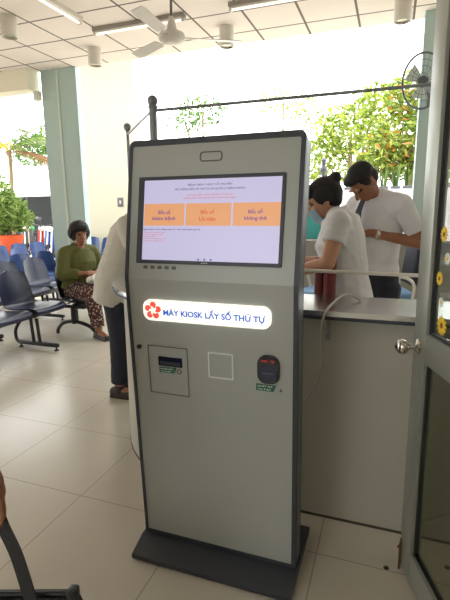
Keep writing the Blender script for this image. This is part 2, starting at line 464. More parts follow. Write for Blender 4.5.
kb(plate(MB(), rrect(kx0+.012, kx1-.015, Z0+.010, ZB+.001, .001, 1), KY+.004, .02), 'service_panel', M['silver'])
# lit sign
sg = kb(plate(MB(), rrect(-.858, -.366, 1.031, 1.110, .03, 8), KY-.008, .014), 'sign_panel', M['sign'])
text('lettering', 'MÁY KIOSK LẤY SỐ THỨ TỰ', -.774, -.386, 1.068, KY-.0085, .040, M['signblue'], sg, .03)
lg = MB()
for k in range(5):
    a0 = PI/2+k*2*PI/5; pts = []
    for rr, da in ((.0085, -.62), (.017, -.70), (.027, -.55), (.034, -.22), (.034, .10), (.029, .36), (.021, .52), (.0165, .40), (.0165, .1), (.0125, -.15)):
        pts.append((-.8165+rr*math.cos(a0+da), 1.070+rr*math.sin(a0+da)))
    plate(lg, pts, KY-.0095, .002)
kb(lg, 'emblem', M['signred'], sg)
# lock, printer panel, window square, scanner
kb(MB().cyl((-.893, KY+.004, .917), (-.893, KY-.004, .917), .009), 'lock', M['blackp'])
pp = kb(ringplate(MB(), rrect(-.858, -.690, .730, .927, .003, 2), rrect(-.855, -.693, .733, .924, .003, 2), KY+.002, .004), 'printer_panel', M['seam'])
kb(plate(MB(), rrect(-.814, -.714, .848, .885, .002), KY+.0015, .004), 'ticket_slot', M['scanblue'], pp)
kb(plate(MB(), rrect(-.807, -.721, .853, .867, .002), KY+.0008, .003), 'slot_lip', M['charcoal'], pp)
kb(plate(MB(), [(-.812, .820), (-.753, .820), (-.743, .843), (-.812, .843)], KY+.002, .004), 'label', M['labelgreen'], pp)
text('label_text', 'NHẬN SỐ', -.807, -.756, .8365, KY+.0016, .008, M['t_white'], pp, .02)
text('label_text', 'TẠI ĐÂY', -.807, -.762, .8255, KY+.0016, .008, M['t_white'], pp, .02)
kb(MB().tube([(-.728+.009*math.cos(a), KY+.003, .830+.009*math.sin(a)) for a in [i*PI/8 for i in range(16)]], .0014, 6, closed=True), 'round_symbol', M['seam'], pp)
kb(ringplate(MB(), rrect(-.607, -.509, .823, .924, .003, 2), rrect(-.602, -.514, .828, .919, .003, 2), KY+.001, .004), 'reader_outline', M['t_white'])
scn = kb(plate(MB(), rrect(-.416, -.338, .831, .935, .032, 8), KY-.01, .016), 'scanner', M['blackp'])
kb(plate(MB(), rrect(-.409, -.345, .840, .903, .025, 8), KY-.0115, .004), 'scan_window', M['scanblue'], scn)
kb(plate(MB(), rrect(-.398, -.356, .870, .873, .001, 1), KY-.0125, .003), 'scan_line', M['seam'], scn)
text('digits', '100  75', -.401, -.354, .916, KY-.0108, .008, M['redled'], scn, .01)
lb = kb(plate(MB(), [(-.424, .797), (-.360, .797), (-.351, .822), (-.424, .822)], KY+.002, .004), 'scanner_label', M['labelgreen'])
text('label_text', 'QUÉT MÃ', -.419, -.363, .8155, KY+.0016, .008, M['t_white'], lb, .02)
text('label_text', 'TẠI ĐÂY', -.419, -.369, .8035, KY+.0016, .008, M['t_white'], lb, .02)
kb(plate(MB(), [(-.340, .800), (-.328, .800), (-.334, .815)], KY+.003, .002), 'arrow_symbol', M['seam'])
BEND = None

# ------------------------------------------------------------------ reception counter
CT = T('reception_counter', 'long grey reception counter with rounded end and shiny steel top behind the kiosk', 'counter', (0, 2.1, 0))
def counter_path(off):
    cx, cy, r = -.85, 2.70, .757
    o, n = [], []
    pts = [((2.55, cy-r), (0, -1)), ((.4, cy-r), (0, -1)), ((cx, cy-r), (0, -1))]
    for k in range(1, 13):
        a = -PI/2-PI/2*k/12; pts.append(((cx+r*math.cos(a), cy+r*math.sin(a)), (math.cos(a), math.sin(a))))
    pts.append(((cx-r, 3.9), (-1, 0)))
    return [(p[0]+d[0]*off, p[1]+d[1]*off) for p, d in pts]
def band(o0, o1, z0, z1, bevel=0):
    A, B = counter_path(o0), counter_path(o1); mb = MB(); n = len(A)
    rows = []
    for pts, z in ((A, z0), (B, z0), (B, z1), (A, z1)):
        rows.append([mb.bm.verts.new((x, y, z)) for x, y in pts])
    for i in range(4):
        R, S = rows[i], rows[(i+1) % 4]
        for k in range(n-1): mb.bm.faces.new((R[k], R[k+1], S[k+1], S[k]))
    for k in (0, n-1): mb.bm.faces.new([r[k] for r in rows])
    return mb
band(-.22, 0, .012, .975).build('counter_body', M['counter'], CT, world=True)
band(-.215, .003, 0, .012).build('base_strip', M['kick'], CT, world=True)
band(-.31, .062, .990, 1.012).build('steel_top', M['steel'], CT, world=True)
band(-.305, .058, .974, .990).build('top_edge', M['charcoal'], CT, world=True)
MB().bx(-.9, 2.5, 2.26, 2.75, .70, .73).build('work_shelf', M['counter'], CT, world=True)

# posts and rails on the counter
FR = T('counter_rail_frame', 'grey ball topped posts with thin rods standing on the steel counter top', 'rail', (-1.1, 2.1, 1.012))
def post(x, y, r, zt, rb):
    p = MB().cyl((x, y, 1.012), (x, y, zt-rb*1.7), r, seg=16).build('post', M['steel_dark'], FR, world=True)
    MB().lathe([(r*1.9, 0), (r*1.9, .006), (r, .012)], (x, y, 1.012), 16).build('flange', M['steel_dark'], p, world=True)
    MB().sph((x, y, zt-rb), rb).lathe([(r*1.02, -.02), (r*1.25, -.012), (r*1.02, 0)], (x, y, zt-rb*1.7), 16).build('ball_cap', M['steel_dark'], p, world=True)
post(-1.137, 2.1, .0195, 1.987, .0265); post(-1.58, 2.58, .0095, 1.968, .024); post(.165, 2.1, .0195, 1.987, .0265)
MB().cyl((-1.137, 2.1, 1.915), (.165, 2.1, 1.915), .007, seg=8).build('top_rod', M['steel_dark'], FR, world=True)
MB().cyl((-1.137, 2.1, 1.92), (-1.58, 2.58, 1.90), .006, seg=8).build('side_rod', M['steel_dark'], FR, world=True)
MB().cyl((-1.137, 2.1, 1.16), (.165, 2.1, 1.147), .0085, seg=8).build('low_rail', M['white_m'], FR, world=True)
# power cable over the counter edge
def smooth(pts, n=6):
    pts = [V(p) for p in pts]; out = []
    for i in range(len(pts)-1):
        p0, p1, p2, p3 = pts[max(i-1, 0)], pts[i], pts[i+1], pts[min(i+2, len(pts)-1)]
        for k in range(n):
            t = k/n
            out.append(.5*((2*p1)+(p2-p0)*t+(2*p0-5*p1+4*p2-p3)*t*t+(3*p1-p0-3*p2+p3)*t**3))
    return out+[pts[-1]]
cb = T('power_cable', 'thin grey cable looping over the steel counter edge and down behind the kiosk', 'cable', (-.24, 1.9, 1.0))
MB().tube(smooth([(-.115, 2.13, 1.016), (-.15, 2.14, 1.035), (-.19, 2.06, 1.05), (-.222, 1.94, 1.03), (-.236, 1.868, 1.012), (-.248, 1.862, .97), (-.256, 1.90, .87), (-.25, 1.925, .77), (-.29, 1.925, .645), (-.335, 1.915, .575), (-.40, 1.90, .54), (-.43, 1.78, .45), (-.43, 1.70, .35)]), .0052, 8).build('cord', M['cable'], cb, world=True)
MB().tube(smooth([(-.236, 1.935, .97), (-.226, 1.925, .93), (-.232, 1.925, .895)]), .005, 8).box((-.232, 1.93, .888), (.018, .022, .022), bevel=.003).build('hook', M['steel_dark'], cb, world=True)

# ------------------------------------------------------------------ glass door on the right
DR = tag(T('door_1', None, None, (.107, 1.745, 0)), 'open aluminium glass door with round steel knob and yellow flower stickers', 'door', kind='structure')
th = math.atan2(-.947, .321)          # local +X runs from the free edge to the hinge
DR.matrix_basis = Matrix.Translation(V((.126, 1.745, 0))) @ Matrix.Rotation(th, 4, 'Z') @ Matrix.Rotation(math.radians(-1.1), 4, 'Y')
DW, DH = .88, 2.46
def db(mb, name, mat, parent=DR, **k): return mb.build(name, mat, parent, **k)
# local: x from free edge, y+ is the far (right) side; faces at y -.02/.02
db(MB().bx(0, .096, -.02, .02, .018, DH, bevel=.003), 'stile', M['alu'])
db(MB().bx(DW-.096, DW, -.02, .02, .018, DH, bevel=.003), 'stile', M['alu'])
db(MB().bx(.096, DW-.096, -.02, .02, .018, .135, bevel=.003), 'bottom_rail', M['alu'])
db(MB().bx(.096, DW-.096, -.02, .02, .893, 1.0, bevel=.003), 'middle_rail', M['alu'])
db(MB().bx(.096, DW-.096, -.02, .02, DH-.1, DH, bevel=.003), 'top_rail', M['alu'])
def gasket(z0, z1):
    mb = MB(); x0, x1 = .096, DW-.096; g = .011
    for a in ((x0, x0+g, z0, z1), (x1-g, x1, z0, z1), (x0, x1, z0, z0+.008), (x0, x1, z1-.008, z1)): mb.bx(a[0], a[1], -.007, .007, a[2], a[3])
    return mb
db(gasket(.135, .893), 'gasket', M['gasket']); db(gasket(1.0, DH-.1), 'gasket', M['gasket'])
gu = db(MB().bx(.11, DW-.11, -.003, .003, 1.005, DH-.105), 'upper_glass', M['glass_up'])
db(MB().bx(.11, DW-.11, -.003, .003, .14, .888), 'lower_glass', M['glass_lo'])
def flower(x, z, r, mats, white=False):
    mb = MB()
    for k in range(12):
        a = 2*PI*k/12
        mb.sph((x+math.cos(a)*r*.62, -.005, z+math.sin(a)*r*.62), 1, (r*.42, .0012, r*.17), 8, 6, rot=Matrix.Rotation(-a, 3, 'Y'))
    o = db(mb, 'flower_sticker', M['fwhite'] if white else M['yellow'], gu)
    db(MB().sph((x, -.0062, z), 1, (r*.3, .0014, r*.3), 10, 6), 'flower_centre', M['yellow'] if white else M['fbrown'], gu)
flower(.150, 1.345, .026, None); flower(.140, 1.200, .024, None); flower(.180, 1.050, .034, None)
flower(.185, 1.27, .02, None, True); flower(.165, 1.125, .018, None, True)
kn = db(MB().lathe([(.030, 0), (.030, .004), (.022, .010), (.011, .014), (.011, .034), (.019, .040), (.027, .050), (.029, .060), (.026, .070), (.017, .077), (.006, .079)], (.045, -.02, .940), 24, rot=Matrix.Rotation(PI/2, 3, 'X')), 'door_knob', M['chrome'])
db(MB().lathe([(.008, .0), (.008, .003), (.0055, .004)], (.045, -.099, .940), 12, rot=Matrix.Rotation(PI/2, 3, 'X')), 'keyhole', M['blackp'], kn)
db(MB().lathe([(.030, 0), (.030, .004), (.022, .010), (.011, .014), (.011, .034), (.019, .040), (.027, .050), (.029, .060), (.026, .070), (.017, .077), (.006, .079)], (.045, .02, .940), 24, rot=Matrix.Rotation(-PI/2, 3, 'X')), 'door_knob', M['chrome'])
fb = db(MB().bx(.003, .021, -.024, -.02, .03, .135, bevel=.0015).cyl((.012, -.025, .0), (.012, -.025, .12), .004, seg=10), 'foot_bolt', M['copper'])
db(MB().sph((.012, -.029, .10), .007), 'bolt_knob', M['copper'], fb)
for z in (.3, 1.2, 2.1): db(MB().cyl((DW+.006, 0, z-.05), (DW+.006, 0, z+.05), .008), 'hinge', M['alu'])
hx, hy = .133+.321*(DW+.03), 1.745-.947*(DW+.03)
struct('trim_4', MB().bx(hx, hx+.1, hy-.05, hy+.05, 0, CZ), M['alu'])
struct('wall_partition', MB().bx(hx+.1, 2.6, hy-.05, hy+.05, 0, CZ), M['wall'])
for x, y, l in ((.059, 1.712, 'small dark round socket in the floor left of the open glass door'), (.206, 1.772, 'small dark floor socket behind the lower door glass, near the stile'), (.292, 1.796, 'small dark floor socket behind the lower door glass, at the frame edge')):
    tag(MB().lathe([(.011, 0), (.011, .002), (.006, .003)], (0, 0, 0), 14).build('floor_socket', M['blackp'], loc=(x, y, 0)), l, 'socket', 'floor sockets by the door')

# ------------------------------------------------------------------ ceiling fittings
def downlight(x, y, label):
    t = T('downlight', label, 'lamp', (x, y, CZ), group='round surface downlights')
    MB().lathe([(.088, 0), (.09, -.005), (.09, -.215), (.086, -.22), (.078, -.22), (.074, -.18)], seg=24).build('housing', M['white_m'], t)
    MB().lathe([(.074, -.205), (.06, -.185), (.045, -.18)], seg=24).build('reflector', M['chrome'], t)
downlight(-4.2, 4.45, 'white cylindrical ceiling downlight at the left picture edge, left of the first tube light')
downlight(-3.92, 5.66, 'white cylindrical ceiling downlight just right of the green column top')
downlight(-2.01, 5.64, 'white cylindrical ceiling downlight behind the right fan blade')
downlight(-.02, 5.62, 'white cylindrical ceiling downlight at the top right beside the door stile')
def batten(x, y, rz, label):
    t = T('tube_light', label, 'lamp', (x, y, CZ+.002), rz, 'fluorescent battens')
    MB().prism([(-.6, -.045, 0), (-.6, -.04, -.045), (-.6, .04, -.045), (-.6, .045, 0)], (1.2, 0, 0)).build('housing', M['white_m' if rz else 'batten'], t)
    MB().cyl((-.58, 0, -.066), (.58, 0, -.066), .014, seg=12).build('tube', M['tube'], t)
    for s in (-1, 1): MB().bx(s*.585-.015, s*.585+.015, -.02, .02, -.085, -.04, bevel=.003).build('lamp_holder', M['white_m'], t)
batten(-3.47, 4.17, PI/2, 'white fluorescent batten running towards the camera at the top left')
batten(-2.92, 5.10, 0, 'white fluorescent batten running across the ceiling behind the fan')
batten(-1.17, 5.06, 0, 'white fluorescent batten at the top centre, right of the fan')
FN = T('ceiling_fan', 'white three bladed ceiling fan hanging on a thin rod', 'fan', (-2.0, 4.11, CZ))
MB().cyl((0, 0, -.5), (0, 0, 0), .012, seg=12).build('rod', M['bikegrey'], FN)
MB().lathe([(.02, -.09), (.06, -.03), (.065, 0)], seg=20).build('ceiling_canopy', M['white_m'], FN)
MB().lathe([(.018, -.43), (.03, -.46), (.05, -.54), (.06, -.55), (.115, -.575), (.125, -.60), (.12, -.625), (.07, -.655), (.03, -.66)], seg=28).build('motor', M['white_m'], FN)
for a in (31, 151, 271):
    R = Matrix.Rotation(math.radians(a), 3, 'Z')
    rows = []
    for i in range(9):
        t = i/8; r = .20+.45*t; w = (.05+.012*t)*(1 if i < 8 else .8)
        rows.append([R @ V((r, s*w, -.605+s*.012)) for s in (-1, -.5, 0, .5, 1)])
    bl = MB().grid(rows).build('blade', M['white_m'], FN, mods=[('SOLIDIFY', dict(thickness=.005, offset=0))])
    m_ = MB(); m_.box(R @ V((.16, 0, -.605)), (.14, .035, .006), rot=R).build('blade_arm', M['white_m'], bl)
# wall fan hung on the pier behind
WF = T('wall_fan', 'round caged fan on the pier between the openings, seen through by the garden light', 'fan', (.25, 5.98, 2.82))
cg = MB(); rc, cxx, cyy = .27, -.02, -.16
cg.tube([(cxx+rc*.78*math.cos(a), cyy, rc*1.08*math.sin(a)) for a in [i*2*PI/36 for i in range(36)]], .012, 8, closed=True)
for rr in (.07, .14, .2): cg.tube([(cxx+rr*.78*math.cos(a), cyy-.03, rr*1.08*math.sin(a)) for a in [i*2*PI/28 for i in range(28)]], .003, 5, closed=True)
for k in range(20):
    a = 2*PI*k/20; cg.tube([(cxx+.04*math.cos(a), cyy-.04, .04*math.sin(a)), (cxx+.15*math.cos(a), cyy-.035, .2*math.sin(a)), (cxx+rc*.78*math.cos(a), cyy, rc*1.08*math.sin(a))], .0025, 4)
cg.build('cage', M['bikegrey'], WF)
for k in range(3):
    a = k*2*PI/3+.4; u = V((math.cos(a), 0, math.sin(a))); w = V((-math.sin(a), 0, math.cos(a)))
    MB().grid([[V((cxx, cyy+.02, 0))+u*(.03+.15*t)+w*(s*(.03+.06*t))+V((0, s*.02, 0)) for s in (-1, -.3, .3, 1)] for t in (0, .3, .6, .9, 1)]).build('blade', M['greenlight'], WF, mods=[('SOLIDIFY', dict(thickness=.004, offset=0))])
MB().cyl((cxx, cyy, 0), (cxx, cyy+.14, 0), .055, .045).cyl((cxx, cyy+.1, -.02), (.08, .05, -.16), .02, seg=10).box((.09, .03, -.16), (.08, .03, .14), bevel=.005).build('motor_bracket', M['bikegrey'], WF)
# small fittings
t = T('wall_speaker', 'small cream box speaker at the end of the beam beside the column', 'speaker', (-5.36, 6.17, 3.24))
MB().bx(-.07, .04, -.05, .03, -.08, .06, bevel=.012).build('cabinet', M['wallwarm'], t); MB().bx(-.055, .025, -.053, -.048, -.065, .045).build('grille', M['greenlight'], t)
t = T('wall_switch', 'small grey switch plate on the bright courtyard wall', 'switch', (-6.42, 10.0, 1.66))
MB().bx(-.08, .08, -.02, 0, -.11, .11, bevel=.005).build('plate', M['bikegrey'], t); MB().bx(-.02, .02, -.028, -.018, -.04, .04, bevel=.003).build('rocker', M['white_m'], t)

# ------------------------------------------------------------------ linked waiting chairs
SEAT = {}
def seat_mesh():
    prof = [(.235, .375), (.255, .395), (.25, .415), (.22, .424), (.12, .416), (.0, .402), (-.12, .398), (-.18, .412), (-.215, .45), (-.235, .52), (-.255, .60), (-.278, .69), (-.295, .76), (-.303, .79), (-.306, .803)]
    wid = [.20, .215, .222, .228, .23, .23, .228, .225, .222, .222, .22, .21, .195, .175, .14]
    rows = []
    for i, ((y, z), w) in enumerate(zip(prof, wid)):
        row = []
        for k in range(-4, 5):
            s = k/4
            up_ = .022*s*s*(1 if 3 <= i <= 7 else .3 if i < 3 else 0)
            fo = .035*s*s if i >= 8 else .012*s*s
            row.append((w*s, y+fo, z+up_-(.02*s*s if i == len(prof)-1 else 0)))
        rows.append(row)
    return MB().grid(rows).build('seat', M['navy'], mods=[('SUBSURF', dict(levels=1, render_levels=1)), ('SOLIDIFY', dict(thickness=.010, offset=-1))], ang=60)
_s = seat_mesh(); SEAT['navy'] = _s.data
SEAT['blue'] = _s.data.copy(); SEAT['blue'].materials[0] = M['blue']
bpy.data.objects.remove(_s)
def bench(loc, rz, n, colour, legs, label, pitch=.52, style='bar'):
    t = T('waiting_bench', label, 'bench', loc, rz, 'linked waiting benches')
    L = (n-1)*pitch
    for k in range(n):
        o = bpy.data.objects.new('seat', SEAT[colour]); C.objects.link(o); o.parent = t
        o.matrix_basis = Matrix.Translation((k*pitch, 0, 0))
        br = MB().bx(k*pitch-.16, k*pitch+.16, -.10, .12, .365, .388).build('seat_bracket', M['blackm'], t)
    MB().bx(-.2, L+.2, -.03, .05, .305, .365, bevel=.006).build('beam', M['blackm'], t)
    for x in legs:
        mb = MB()
        if style == 'bar':
            mb.bx(x-.02, x+.02, -.10, .43, .035, .075, bevel=.008)
            for yy in (.11, .19): mb.cyl((x, yy, .07), (x, yy-.02, .33), .018, seg=10)
            mb.tube(smooth([(x, -.1, .055), (x, -.13, .10), (x, -.12, .2), (x, -.02, .33)]), .018, 8)
            o = mb.build('leg_frame', M['blackm'], t)
            for yy in (-.07, .40): MB().lathe([(.026, 0), (.026, .008), (.009, .014), (.009, .04)], (x, yy, 0), 12).build('levelling_foot', M['blackm'], o)
        else:
            mb.tube(smooth([(x, -.20, .012), (x, -.19, .07), (x, -.10, .15), (x, .06, .175), (x, .26, .13), (x, .38, .03), (x, .46, .018)]), .022, 8)
            mb.bx(x-.035, x+.035, .03, .09, .15, .34, bevel=.01)
            mb.bx(x-.03, x+.03, -.15, .22, .335, .365, bevel=.006)
            mb.build('leg_frame', M['blackm'], t)
    return t
R_ = -PI/2          # seats face +X, local +x runs towards the camera
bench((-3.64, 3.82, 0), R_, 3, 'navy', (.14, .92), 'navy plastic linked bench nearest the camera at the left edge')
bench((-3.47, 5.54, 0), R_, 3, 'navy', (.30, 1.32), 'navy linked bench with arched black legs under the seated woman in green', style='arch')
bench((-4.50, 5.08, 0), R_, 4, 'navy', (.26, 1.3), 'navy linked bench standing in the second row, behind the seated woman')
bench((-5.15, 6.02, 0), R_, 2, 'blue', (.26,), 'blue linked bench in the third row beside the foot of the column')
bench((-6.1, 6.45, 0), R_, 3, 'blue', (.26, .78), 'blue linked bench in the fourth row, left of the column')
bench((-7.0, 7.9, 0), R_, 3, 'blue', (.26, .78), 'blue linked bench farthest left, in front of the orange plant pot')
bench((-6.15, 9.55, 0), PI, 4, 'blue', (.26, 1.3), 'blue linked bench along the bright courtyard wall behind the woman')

# ------------------------------------------------------------------ people
class Blob:
    """overlapping rounded limbs fused into one continuous surface"""
    def __init__(s): s.m = MB()
    def cone(s, p0, r0, p1, r1, flat0=False, flat1=False):
        s.m.cyl(p0, p1, r0, r1, seg=16)
        if not flat0: s.m.sph(p0, r0, u=14, v=9)
        if not flat1: s.m.sph(p1, r1, u=14, v=9)
        return s
    def ell(s, c, r, rot=None): s.m.sph(c, 1, r, 16, 10, rot=rot); return s
    def loft(s, st, n=20):
        rings = []
        for c, a, b, rt, fd in st:
            rings.append([s.m.bm.verts.new(c+rt*(a*math.cos(2*PI*k/n))+fd*(b*math.sin(2*PI*k/n))) for k in range(n)])
        for A, B in zip(rings, rings[1:]):
            for k in range(n): s.m.bm.faces.new((A[k], A[(k+1) % n], B[(k+1) % n], B[k]))
        s.m.bm.faces.new(rings[0][::-1]); s.m.bm.faces.new(rings[-1]); return s
    def solid(s, name, mats, parent, voxel=.0065, it=2, matfn=None, wrinkle=0):
        o = s.m.build('tmp', M['skin'], mods=[('REMESH', dict(mode='VOXEL', voxel_size=voxel)), ('SMOOTH', dict(factor=.5, iterations=it))])
        me = o.data; bpy.data.objects.remove(o); me.name = name
        mats = mats if isinstance(mats, (list, tuple)) else [mats]
        me.materials.clear()
        for m in mats: me.materials.append(m)
        if wrinkle:
            cs = [v.co.copy() for v in me.vertices]; ns = [v.normal.copy() for v in me.vertices]
            for v, c, nn in zip(me.vertices, cs, ns):
                q = V((c.x*11, c.y*11, c.z*17+c.x*9)); v.co = c+nn*(wrinkle*(noise.noise(q)+.5*noise.noise(q*2.3)))
        if matfn:
            for p in me.polygons: p.material_index = matfn(p.center)
        return meshobj(name, me, mats, parent, ang=75)

def hand(B, w, d, n, side, curl=.5, spread=.021, k=1.0):
    d = d.normalized(); n = (n-d*n.dot(d)).normalized(); a = d.cross(n).normalized()*side
    B.cone(w-d*.01, .026*k, w+d*.03*k, .026*k)
    rot = Matrix((a, n, d)).transposed()
    B.ell(w+d*.052*k, (.041*k, .016*k, .052*k), rot)
    for i, ln in enumerate((.074, .084, .078, .06)):
        p = w+d*(.086-.004*abs(i-1.3))*k+a*((1.5-i)*spread*k); dd = d+a*((1.5-i)*.07); dd.normalize(); r = .0082*k
        for j, fr in enumerate((.45, .31, .24)):
            ang = curl*(.6 if j == 0 else 1.0)
            dd = (dd*math.cos(ang)+n*math.sin(ang)).normalized()
            nn2 = n; q = p+dd*ln*fr*k
            B.cone(p, r, q, r*.9); p = q; r *= .9
            n_ = (n-dd*n.dot(dd))
            if n_.length > .2: nloc = n_.normalized()
            else: nloc = -d
            n2 = nloc
            dd = dd; 
            # bend further around the knuckle axis
            n = n2
        n = (n-d*n.dot(d)); n = n.normalized() if n.length > .1 else a.cross(d).normalized()
        n = rot @ V((0, 1, 0))
    p = w+d*.02*k+a*.030*k; dd = (a*.75+d*.75+n*.25).normalized(); r = .0105*k
    for fr in (.036, .030, .024):
        q = p+dd*fr*k; B.cone(p, r, q, r*.9); p = q; r *= .9; dd = (dd+d*.35+n*.35*curl).normalized()

def figure(label, loc, rz, J, skin='skin', hair='short', top=None, low=None, name='person', female=False, handn=None, curl=.5, extra=None, shoe='shoe'):
    P = T(name, label, 'person', loc, rz)
    J = {k: V(v) if not isinstance(v, (int, float)) else v for k, v in J.items()}
    S = J.get('scale', 1.0)
    X = V((1, 0, 0))
    rs = (J['shR']-J['shL']).normalized()
    def station(c, a, b, tan, rt): return (c, a, b, rt, tan.normalized().cross(rt).normalized())
    mid = (J['shL']+J['shR'])/2
    def torso(inf, lo=None, fat=1.0):
        t1 = J['wai']-J['pel']; t2 = J['che']-J['wai']; t3 = J['nek']-J['che']
        st = []
        st.append(station(J['pel']-t1.normalized()*(.12 if lo is None else lo), (.158*fat+inf)*S, (.118*fat+inf)*S, t1, X))
        if lo is None or lo > 0: st.append(station(J['pel'], (.168*fat+inf)*S, (.122*fat+inf)*S, t1, X))
        st.append(station(J['wai'], (.14*fat+inf)*S, (.105*fat+inf)*S, t1+t2, X))
        st.append(station(J['che'], (.16*(1+(fat-1)*.6)+inf)*S, (.12*fat+inf)*S, t2+t3, rs))
        st.append(station(mid+(J['nek']-mid)*.05, (.145+inf)*S, (.085+inf)*S, t3, rs))
        st.append(station(mid+(J['nek']-mid)*.6, (.085+inf*.8)*S, (.07+inf*.8)*S, t3, rs))
        st.append(station(J['nek'], (.052+inf*.5)*S, (.055+inf*.5)*S, t3, rs))
        return st
    Hm = Matrix.Translation(J['head']) @ Matrix.Rotation(J.get('hy', 0), 4, 'Z') @ Matrix.Rotation(J.get('hp', 0), 4, 'X') @ Matrix.Diagonal((S, S, S, 1))
    hr = Hm.to_3x3().normalized()
    h = lambda x, y, z: Hm @ V((x, y, z))
    def hell(B, c, r): B.ell(h(*c), tuple(q*S for q in r), hr)
    B = Blob()
    fat = J.get('fat', 1.0)
    B.loft(torso(0, fat=fat))
    B.cone(J['nek']-V((0, 0, .03)), .052*S, h(0, -.015, -.06), .047*S)
    hell(B, (0, -.012, .028), (.073, .092, .086)); hell(B, (0, .022, -.032), (.06, .068, .08)); hell(B, (0, .05, -.088), (.03, .032, .024))
    B.cone(h(0, .088, .004), .009*S, h(0, .106, -.03), .0135*S); hell(B, (0, .086, -.062), (.023, .011, .011))
    hell(B, (.03, .082, .022), (.022, .01, .008)); hell(B, (-.03, .082, .022), (.022, .01, .008))
    for s in (-1, 1): hell(B, (s*.074, -.005, -.012), (.011, .02, .032))
    for s, q in ((-1, 'L'), (1, 'R')):
        B.cone(J['sh'+q], .05*S, mid+(J['nek']-mid)*.5, .05*S)
        B.cone(J['sh'+q], .052*S, J['el'+q], .040*S); B.cone(J['el'+q], .040*S, J['wr'+q], .027*S)
        d = J.get('hd'+q, J['wr'+q]-J['el'+q]); n = J.get('hn'+q, V((-s, 0, 0)))
        hand(B, J['wr'+q], V(d), V(n), J.get('ths'+q, s), J.get('curl'+q, curl), k=S*.98)
        B.cone(J['hip'+q], .083*S, J['kn'+q], .056*S); B.cone(J['kn'+q], .056*S, J['an'+q], .038*S)
        toe = J.get('toe', V((0, 1, 0)))
        B.cone(J['an'+q]+V((0, 0, -.03)), .034*S, J['an'+q]+toe*.13*S+V((0, 0, -.055)), .026*S)
    Hi = Hm.inverted()
    def mf(c):
        q = Hi @ c
        if q.y > .06 and abs(q.z-.004) < .0075 and abs(abs(q.x)-.03) < .013: return 2
        if q.y > .08 and abs(q.z+.062) < .010 and abs(q.x) < .022: return 1
        return 0
    B.solid('body', [M[skin], M['lips'], M['eye']], P, voxel=.0058, it=2, matfn=mf)
    # hair
    B = Blob()
    hell(B, (0, -.020, .043), (.079, .093, .081)); hell(B, (0, -.048, -.005), (.072, .058, .073))
    if hair == 'short':
        hell(B, (0, .045, .082), (.062, .048, .032))
        for s in (-1, 1): hell(B, (s*.068, .012, .03), (.016, .03, .04))
    if hair in ('bob', 'bun'):
        for s in (-1, 1): hell(B, (s*.066, -.01, -.01 if hair == 'bob' else .02), (.026, .055, .055 if hair == 'bob' else .05))
        hell(B, (0, .048, .075), (.072, .05, .04))
    if hair == 'bob':
        hell(B, (0, -.06, -.005), (.092, .066, .085)); hell(B, (0, -.02, .062), (.104, .105, .085))
        for s in (-1, 1): hell(B, (s*.086, -.025, .015), (.03, .055, .06))
    if hair == 'bun':
        hell(B, (0, -.045, .02), (.080, .078, .08)); hell(B, (0, -.112, .072), (.038, .038, .035))
    B.solid('hair', M['hair'], P, voxel=.0065, it=1, wrinkle=.003)
    # upper garment
    if top:
        mat, hem, sl, inf = top
        B = Blob(); B.loft(torso(inf, hem, fat)[:-1])
        for q in 'LR':
            full = J['el'+q]-J['sh'+q]
            rr = .054+inf*.5
            B.m.sph(J['sh'+q], rr*S, u=14, v=9); B.cone(J['sh'+q], rr*S, mid+(J['nek']-mid)*.5, rr*S*.95); B.cone(J['sh'+q], rr*S, J['che'], rr*S*1.3)
            if sl <= 1: B.cone(J['sh'+q], rr*S, J['sh'+q]+full*sl, (rr-.004)*S, flat1=True)
            else:
                B.cone(J['sh'+q], rr*S, J['el'+q], (.055+inf*.4)*S); e = J['wr'+q]-J['el'+q]
                B.cone(J['el'+q], (.055+inf*.4)*S, J['el'+q]+e*(sl-1), (.040+inf*.3)*S, flat1=True)
        B.solid('shirt', M[mat], P, voxel=.008, it=2, wrinkle=.005)
        cp = []
        t3 = (J['nek']-J['che']).normalized(); fd = t3.cross(rs).normalized(); cc = mid+(J['nek']-mid)*.72
        for k in range(20):
            a = 2*PI*k/20; cp.append(cc+rs*(.076*S*math.cos(a))+fd*(.07*S*math.sin(a))+t3*(-.022*math.sin(a)))
        MB().tube(cp, .014*S, 8, closed=True).build('collar', M[mat], P)
    if low:
        mat, inf = low
        B = Blob(); B.loft(torso(inf, None, fat)[:3])
        for q in 'LR':
            B.cone(J['hip'+q], (.092+inf)*S, J['kn'+q], (.068+inf)*S); B.cone(J['kn'+q], (.068+inf)*S, J['an'+q]+(J['kn'+q]-J['an'+q])*.08, (.052+inf)*S, flat1=True)
        B.solid('trousers', M[mat], P, voxel=.009, it=2, wrinkle=.005)
    toe = V(J.get('toe', (0, 1, 0)))
    for q in 'LR':
        B = Blob(); a = J['an'+q]; z = V((0, 0, 1))
        B.cone(V((a.x, a.y, .042))-toe*.05, .04, V((a.x, a.y, .034))+toe*.15, .033); B.m.box(V((a.x, a.y, .012))+toe*.05, (.075 if abs(toe.y) > .5 else .25, .25 if abs(toe.y) > .5 else .075, .024))
        B.cone(a, .042, V((a.x, a.y, .04)), .042)
        B.solid('shoe', M[shoe], P, voxel=.008, it=2)
    if extra: extra(P, J, h, S)
    return P

